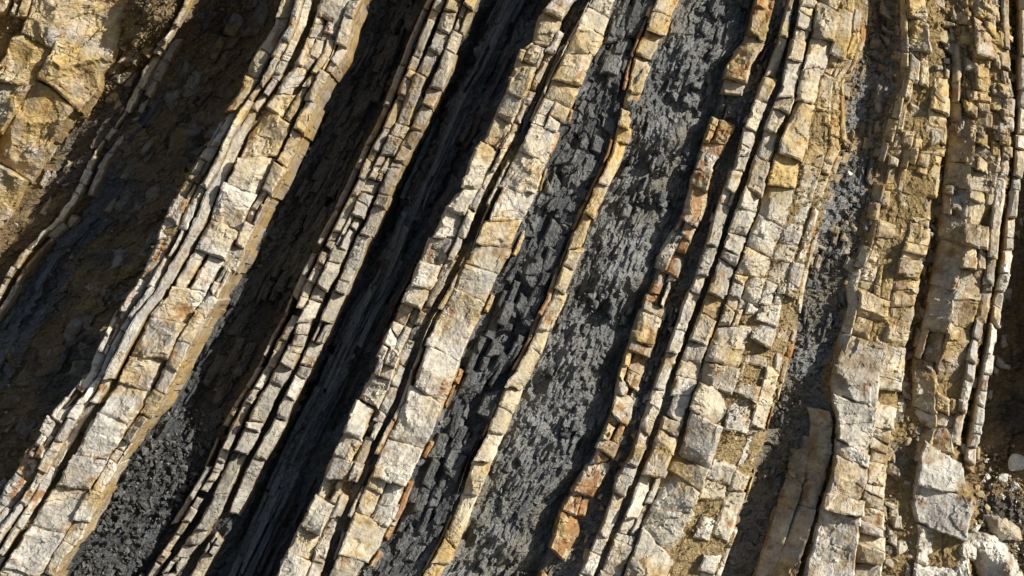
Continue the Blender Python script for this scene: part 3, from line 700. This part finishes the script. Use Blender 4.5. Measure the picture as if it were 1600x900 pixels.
def boulder(label, cx, cy, w, l, d0, pal, lean=.35, name="boulder", cat="boulder", back=.5, ncut=5):
    def Lf(y): return cx - w / 2 - (y - cy) * lean
    def Rf(y): return cx + w / 2 - (y - cy) * lean
    n0 = len(JOBS)
    add_block(None, name, Lf, Rf, cy - l / 2, cy + l / 2, rng.normal(.1, .2), rng.normal(.1, .2), d0, back, pal, 1.0, M_SAND, cham=(3, .03), tilt=(rng.normal(0, .2), .15), step=2.2, rings=(.03, .08, .15, .25), warp=4)
    for j in JOBS[n0:]:
        j['cuts'] = [(6.283 * (k + rng.uniform(-.35, .35)) / ncut, rng.uniform(.2, .55), rng.uniform(.5, 1.2)) for k in range(ncut)]
        j['after'] = lambda o: tag(o, label, cat)
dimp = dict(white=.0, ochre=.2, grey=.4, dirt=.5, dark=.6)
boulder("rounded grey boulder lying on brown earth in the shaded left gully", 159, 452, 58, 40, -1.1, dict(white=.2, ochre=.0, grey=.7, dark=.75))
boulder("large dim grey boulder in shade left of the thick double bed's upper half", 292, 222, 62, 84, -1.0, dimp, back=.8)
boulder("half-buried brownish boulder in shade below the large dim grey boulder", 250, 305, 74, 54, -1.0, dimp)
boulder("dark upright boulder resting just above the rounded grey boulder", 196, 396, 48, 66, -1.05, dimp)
boulder("flat tan slab lying on brown soil in the lower right corner", 1570, 826, 50, 40, .3, dict(white=.2, ochre=.25, grey=.3), lean=-.3)
boulder("big angular white block in the bottom right corner", 1562, 874, 72, 76, .55, dict(white=.75, ochre=.1, grey=.2), lean=-.35, back=.7)
boulder("pale grey block fallen at the lower right edge below the big slabs", 1516, 858, 26, 34, .38, dict(white=.6, ochre=.0, grey=.5), lean=0)
# --- shale pieces that can be told apart: children of their shale bed
def shards(parent, la, lb, count, wr, lr, off, pal, ya=-120, yb=1030, frac=(0.05, .95), name="shale_chunk", rough=1.0, tilt=(0, .15), cham=(4, .05), zone_w=None, warp=3):
    k = 0; tries = 0
    while k < count and tries < count * 20:
        tries += 1
        y = rng.uniform(ya, yb); f = rng.uniform(*frac)
        xa = float(la(np.array(y))); xb = float(lb(np.array(y)))
        w = rng.uniform(*wr); l = rng.uniform(*lr)
        if xb - xa < w + 4: continue
        fx = lambda yy, f=f, y=y, xa=xa, xb=xb: (la(yy) * (1 - f) + lb(yy) * f)
        d, _ = base_smooth(np.array([xa * (1 - f) + xb * f]), np.array([y]))
        add_block(parent, name, (lambda yy, g=fx, w=w: g(yy) - w / 2), (lambda yy, g=fx, w=w: g(yy) + w / 2), y - l / 2, y + l / 2, rng.normal(.3, .3), rng.normal(.3, .3),
                  float(d[0]) + off + rng.normal(0, .03), .3, pal, rough, M_SHALE, cham=cham, tilt=(tilt[0] + rng.normal(0, .25), tilt[1] + rng.normal(0, .15)), step=2.8, rings=(.04, .12), warp=warp)
        k += 1
sl = dict(slate=1, g=.35)
shards(shale_ce, E('CR', 14), E('EL', -6), 190, (9, 30), (16, 46), .12, dict(slate=1, g=.3), name="slate_chunk")
shards(shale_eg, E('ER', 4), E('ER', 'GL', .95), 260, (6, 17), (9, 24), .05, dict(slate=1, g=.75), name="shale_splinter")
shards(shale_ab, E('AR', 14), E('B1', -26), 110, (8, 22), (20, 70), .06, dict(slate=1, g=-.1), name="shale_chunk", rough=1.0, warp=3, cham=(3, .03))
shards(shale_bc, E('SR', -22), E('SR', 26), 90, (6, 14), (50, 190), .07, dict(slate=1, g=.6, b=.7), name="shale_rib", rough=.6, warp=1.5, cham=(3, .03), tilt=(.3, 0))
shards(shale_bc, E('SR', 20), E('CL', -6), 40, (6, 16), (50, 150), .05, dict(slate=1, g=.3, brown=.2), name="shale_rib", rough=.6, warp=2)
shards(shale_p, E('P1', 30), E('P1', 'AL', .42), 26, (7, 16), (50, 150), .0, dict(slate=1, g=.35, b=.35), name="shale_rib", rough=.4, warp=1.5, ya=60, yb=760, tilt=(.3, 0))
shards(shale_gh, E('GR', 0), E('HL', -2), 60, (5, 10), (10, 26), .10, dict(slate=1, g=.4), name="shale_chunk")
def rubble(parent, la, lb, count, ya, yb, pal, off=.06, wr=(8, 24), lr=(8, 26), name="rock_fragment"):
    n0 = len(JOBS)
    shards(parent, la, lb, count, wr, lr, off, pal, ya=ya, yb=yb, frac=(0, 1), name=name, rough=1.2, cham=(3, .04))
    for j in JOBS[n0:]: j['mat'] = M_SAND
rubble(shale_ik, E('IR', -4), E('KL', 14), 90, -60, 420, dict(white=.1, ochre=.25, grey=.4, dirt=.4, dark=.7))
shards(shale_ik, E('IR', 2), E('KL', 0), 130, (5, 14), (8, 26), .05, dict(slate=1, g=.55), ya=230, yb=900, name="shale_chunk")
rubble(soil_km, E('KR', -10), E('ML', 16), 200, -60, 1000, dict(white=.15, ochre=.4, grey=.25, dirt=.4, dark=.85))
rubble(soil_r, E('MR', -12), E('NC', 30), 60, -60, 1000, dict(white=.3, ochre=.3, grey=.3, dirt=.3))
rubble(soil_r, E('ML', 'MR', .15), E('ML', 'MR', .95), 70, -60, 260, dict(white=.2, ochre=.45, grey=.2, dirt=.35), off=.16)
rubble(soil_a, E('OR', -30), E('P1', -14), 60, -60, 420, dict(white=.1, ochre=.45, grey=.3, dirt=.4, dark=.8))
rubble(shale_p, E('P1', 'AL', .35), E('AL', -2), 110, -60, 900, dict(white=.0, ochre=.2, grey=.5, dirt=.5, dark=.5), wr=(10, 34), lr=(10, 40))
rubble(shale_gh, E('GR', -6), E('HL', 0), 50, 0, 1000, dict(white=.2, ochre=.3, grey=.4, dirt=.4), off=.1, wr=(5, 12), lr=(6, 16))
flush_blocks()

# ------------------------------------------------------------------ loose stones
def hull_mesh(name, npts, scale, mat, colr, seed, bev=0.0, sub=0):
    r = random.Random(seed)
    bm = bmesh.new()
    for _ in range(npts):
        v = Vector((r.gauss(0, 1), r.gauss(0, 1), r.gauss(0, 1))).normalized() * r.uniform(.8, 1.05)
        bm.verts.new((v.x * scale[0], v.y * scale[1], v.z * scale[2]))
    res = bmesh.ops.convex_hull(bm, input=bm.verts)
    bmesh.ops.delete(bm, geom=[g for g in res['geom_interior'] if isinstance(g, bmesh.types.BMVert)], context='VERTS')
    if bev: bmesh.ops.bevel(bm, geom=list(bm.edges), offset=bev, segments=1, affect='EDGES', clamp_overlap=True)
    if sub:
        bmesh.ops.triangulate(bm, faces=bm.faces)
        bmesh.ops.subdivide_edges(bm, edges=bm.edges, cuts=sub, use_grid_fill=True)
        co = np.array([v.co for v in bm.verts]); k = 6.0 / max(scale) * .5
        dn = fbm(co[:, 0] * k + co[:, 2] * 2.1 * k + seed, co[:, 1] * k - co[:, 2] * 1.3 * k, 3, seed)
        for v, q in zip(bm.verts, dn): v.co *= 1 + (q - .5) * .22
    me = bpy.data.meshes.new(name); bm.to_mesh(me); bm.free()
    at = me.attributes.new("col", 'FLOAT_COLOR', 'POINT')
    c4 = np.ones((len(me.vertices), 4), dtype=np.float32); c4[:, :3] = np.array(colr)
    at.data.foreach_set("color", c4.ravel())
    me.materials.append(mat)
    return me

def stone(name, px, py, size, colr, label, cat, mat=M_SAND, npts=14, seed=1, rotz=0.0, lift=.3, d=None, sub=3):
    if d is None:
        d = float(base_smooth(np.array([float(px)]), np.array([float(py)]))[0][0])
    me = hull_mesh(name, npts, [s * S / 2 for s in size], mat, colr, seed, bev=min(size) * S * .05, sub=sub)
    o = bpy.data.objects.new(name, me); link(o)
    dd = d + size[2] * S * lift
    pos = P(np.array(float(px)), np.array(float(py)), np.array(dd))
    o.matrix_world = Matrix.Translation(Vector(pos)) @ rot.to_4x4() @ Matrix.Rotation(rotz, 4, 'Z')
    tag(o, label, cat)
    return o

W = PAL['white']; G_ = PAL['grey']; CR = PAL['cream']
stone("boulder", 1590, 724, (40, 34, 34), W, "pale rounded boulder at the right edge beside the black gully", "boulder", seed=12)
stone("stone", 1567, 746, (26, 18, 18), W, "small white stone just below the pale rounded boulder", "stone", seed=14)
stone("stone", 1586, 759, (17, 15, 14), W, "tiny white stone on brown soil at the right edge", "stone", seed=15)
stone("stone", 1524, 828, (26, 22, 22), W * .9, "pale stone wedged above the big angular white block", "stone", seed=21)
stone("stone", 918, 834, (18, 15, 14), PAL['slateg'], "dark grey cube-like stone in rubble right of the lowest rusty blocks", "stone", seed=24, npts=9, mat=M_SHALE)
stone("stone", 927, 868, (36, 32, 28), CR * .8, "rounded tan stone in dark rubble near the bottom edge", "stone", seed=25)
stone("stone", 1327, 271, (12, 10, 10), W * 1.1, "single white pebble lying in the upper grey gravel gully", "stone", seed=27, lift=.6)
stone("stone", 1263, 737, (14, 12, 10), CR, "small tan stone beside the black gully at lower right", "stone", seed=28, lift=.6)
stone("boulder", 818, 800, (46, 34, 20), PAL['slateg'] * .8, "flat dark slate slab lying in the lower part of the broad grey shale", "boulder", seed=31, npts=8, mat=M_SHALE, sub=2)

sv_ = [hull_mesh("stone", 13, (1, .8, .6), M_SAND, (W if i % 2 else CR * .9) * (.75 + .08 * i), 140 + i, bev=.04, sub=2) for i in range(5)]
rs_ = random.Random(11)
for i in range(26):
    px_ = rs_.uniform(1532, 1640); py_ = rs_.uniform(735, 915)
    dd_ = float(base_full(np.array([px_]), np.array([py_]), np.array([px_]), 'soil')[0][0])
    s_ = rs_.uniform(.035, .10)
    o = bpy.data.objects.new("stone", sv_[i % 5]); link(o)
    o.matrix_world = Matrix.Translation(Vector(P(np.array(px_), np.array(py_), np.array(dd_ + s_ * .35)))) @ rot.to_4x4() @ Matrix.Rotation(rs_.uniform(0, 6.3), 4, 'Z') @ Matrix.Rotation(rs_.gauss(0, .4), 4, 'X') @ Matrix.Diagonal((s_, s_, s_, 1))
    tag(o, "small pale stone scattered on the brown soil of the lower right corner", "stone", "small stones on the lower right soil")

# --- shale chips in the lower left gully
variants = [hull_mesh("shale_chip", 9, (1, .7, .35 + .2 * (i % 3)), M_SHALE, PAL['slateg'] * (.3 + .12 * (i % 4)), 60 + i) for i in range(8)]
def scatter_pts(n, la, lb, ya, yb):
    y = rng.uniform(ya, yb, n); f = rng.uniform(0, 1, n)
    x = la(y) * (1 - f) + lb(y) * f
    return x, y
def rand_rot(r, flat=.5):
    return Matrix.Rotation(r.uniform(0, 6.28), 4, 'Z') @ Matrix.Rotation(r.gauss(0, flat), 4, 'X') @ Matrix.Rotation(r.gauss(0, flat), 4, 'Y')
x, y = scatter_pts(280, E('AR', 20), E('B1', -28), 690, 930)
d, _ = base_smooth(x, y)
pos = P(x, y, d + .08)
rr = random.Random(5)
for i in range(len(x)):
    o = bpy.data.objects.new("shale_chip", variants[i % 8]); link(o)
    s_ = rr.uniform(.05, .11) * (1.4 if rr.random() < .12 else 1)
    o.matrix_world = Matrix.Translation(Vector(pos[i])) @ rot.to_4x4() @ rand_rot(rr, .6) @ Matrix.Diagonal((s_, s_, s_, 1))
    tag(o, "loose dark grey shale chip in the heap at the foot of the lower left gully", "shale chip", "loose shale chips in the lower left gully")

# --- fine gravel, one object of stuff
def gravel(name, label, sets, mat):
    Vs = []; Fs = []; Cs = []; off = 0
    protos = []
    for i in range(6):
        me = hull_mesh("tmp", 7, (1, .75, .55), mat, (1, 1, 1), 90 + i)
        me.calc_loop_triangles()
        v = np.array([q.co for q in me.vertices]); f = np.array([t.vertices[:] for t in me.loop_triangles])
        protos.append((v, f)); bpy.data.meshes.remove(me)
    for (n, la, lb, ya, yb, s0, s1, cols, lift) in sets:
        x, y = scatter_pts(n, la, lb, ya, yb)
        # gather into drifts
        keep = fbm(x / 60, y / 60, 3, 77) + rng.uniform(-.2, .2, n) > .45
        x = x[keep]; y = y[keep]
        d, _ = base_smooth(x, y)
        pos = P(x, y, d + lift)
        for i in range(len(x)):
            v, f = protos[rng.integers(6)]
            q = rng.normal(size=4); q /= np.linalg.norm(q); a, b_, c_, d_ = q
            R = np.array([[1 - 2 * (c_ * c_ + d_ * d_), 2 * (b_ * c_ - a * d_), 2 * (b_ * d_ + a * c_)], [2 * (b_ * c_ + a * d_), 1 - 2 * (b_ * b_ + d_ * d_), 2 * (c_ * d_ - a * b_)], [2 * (b_ * d_ - a * c_), 2 * (c_ * d_ + a * b_), 1 - 2 * (b_ * b_ + c_ * c_)]])
            sz = s0 * (s1 / s0) ** (rng.random() ** 2)
            Vs.append(v @ R.T * sz + pos[i] + EN * rng.uniform(-.04, .06)); Fs.append(f + off); off += len(v)
            cc = cols[rng.integers(len(cols))] * rng.uniform(.7, 1.25)
            Cs.append(np.repeat(cc[None, :], len(v), 0))
    me = mesh_from(name, np.concatenate(Vs), np.concatenate(Fs), np.concatenate(Cs), None, mat)
    o = link(bpy.data.objects.new(name, me)); tag(o, label, "gravel", kind="stuff")
    return o
sg = PAL['slateg']; sd = PAL['slate']
gravel("gravel", "fine loose shale and sandstone grit caught in the gullies and between the beds", [
    (1500, E('AR', 16), E('B1', -26), 640, 960, .012, .05, [sg, sd, sg * .8, G_ * .5], .06),
    (2600, E('IR', 0), E('KL', 8), 0, 760, .012, .04, [GRAVEL, sg, sg, sd, SOIL * 1.3], .05),
    (1500, E('KR', -6), E('ML', 12), 0, 920, .012, .05, [GRAVEL, BUFF, SOIL * 1.5, CR * .7], .05),
    (1500, E('MR', -6), const(1650), 690, 930, .012, .055, [GRAVEL, BUFF, SOIL * 1.5, CR * .8, W * .8], .06),
    (900, E('MR', -60), E('MR', 20), 0, 220, .012, .06, [BUFF, CR * .8, SOIL * 1.5], .08),
    (1500, E('ER', 4), E('GL', 0), -20, 920, .01, .035, [sg, sg * .8, GRAVEL], .08),
    (1200, E('GR', -10), E('HL', 6), 100, 920, .01, .04, [sg, sd, GRAVEL], .06),
    (1400, E('IL', 'IR', .4), E('IR', 0), 0, 920, .012, .05, [BUFF, CR * .8, GRAVEL], .08),
    (1500, E('OR', -10), E('P1', -10), -20, 160, .012, .05, [BUFF, SOIL * 1.4, SOIL], .06),
    (1300, E('OL', 'OR', .2), E('OL', 'OR', .6), -20, 160, .015, .06, [BUFF, CR * .8, PAL['ochre'] * .8], .14),
    (900, E('P1', 'AL', .3), E('AL', 0), 300, 760, .012, .05, [G_ * .8, SOIL * 1.3, SOIL, sg], .06),
], M_SOIL)

# ------------------------------------------------------------------ ground below the frame
gz = float(P(np.array(800.0), np.array(1050.0), np.array(0.0))[2])
gy = float(P(np.array(800.0), np.array(1050.0), np.array(0.0))[1])
xs = np.concatenate([[-400, -120, -50], np.linspace(-25, 25, 26), [50, 120, 400]]); ys = np.concatenate([[-500, -150, -60], np.linspace(-35, gy + 3, 26)])
X, Y = np.meshgrid(xs, ys); Z = gz + (fbm(X / 6 + 50, Y / 6 + 50, 3, 9) - .5) * .5
idx = np.arange(X.size).reshape(X.shape)
q = np.stack([idx[:-1, :-1], idx[:-1, 1:], idx[1:, 1:], idx[1:, :-1]], -1).reshape(-1, 4)
me = mesh_from("ground", np.stack([X, Y, Z], -1).reshape(-1, 3), q, np.repeat((GRAVEL * .7)[None, :], X.size, 0), None, M_SOIL)
tag(link(bpy.data.objects.new("ground", me)), kind="structure")
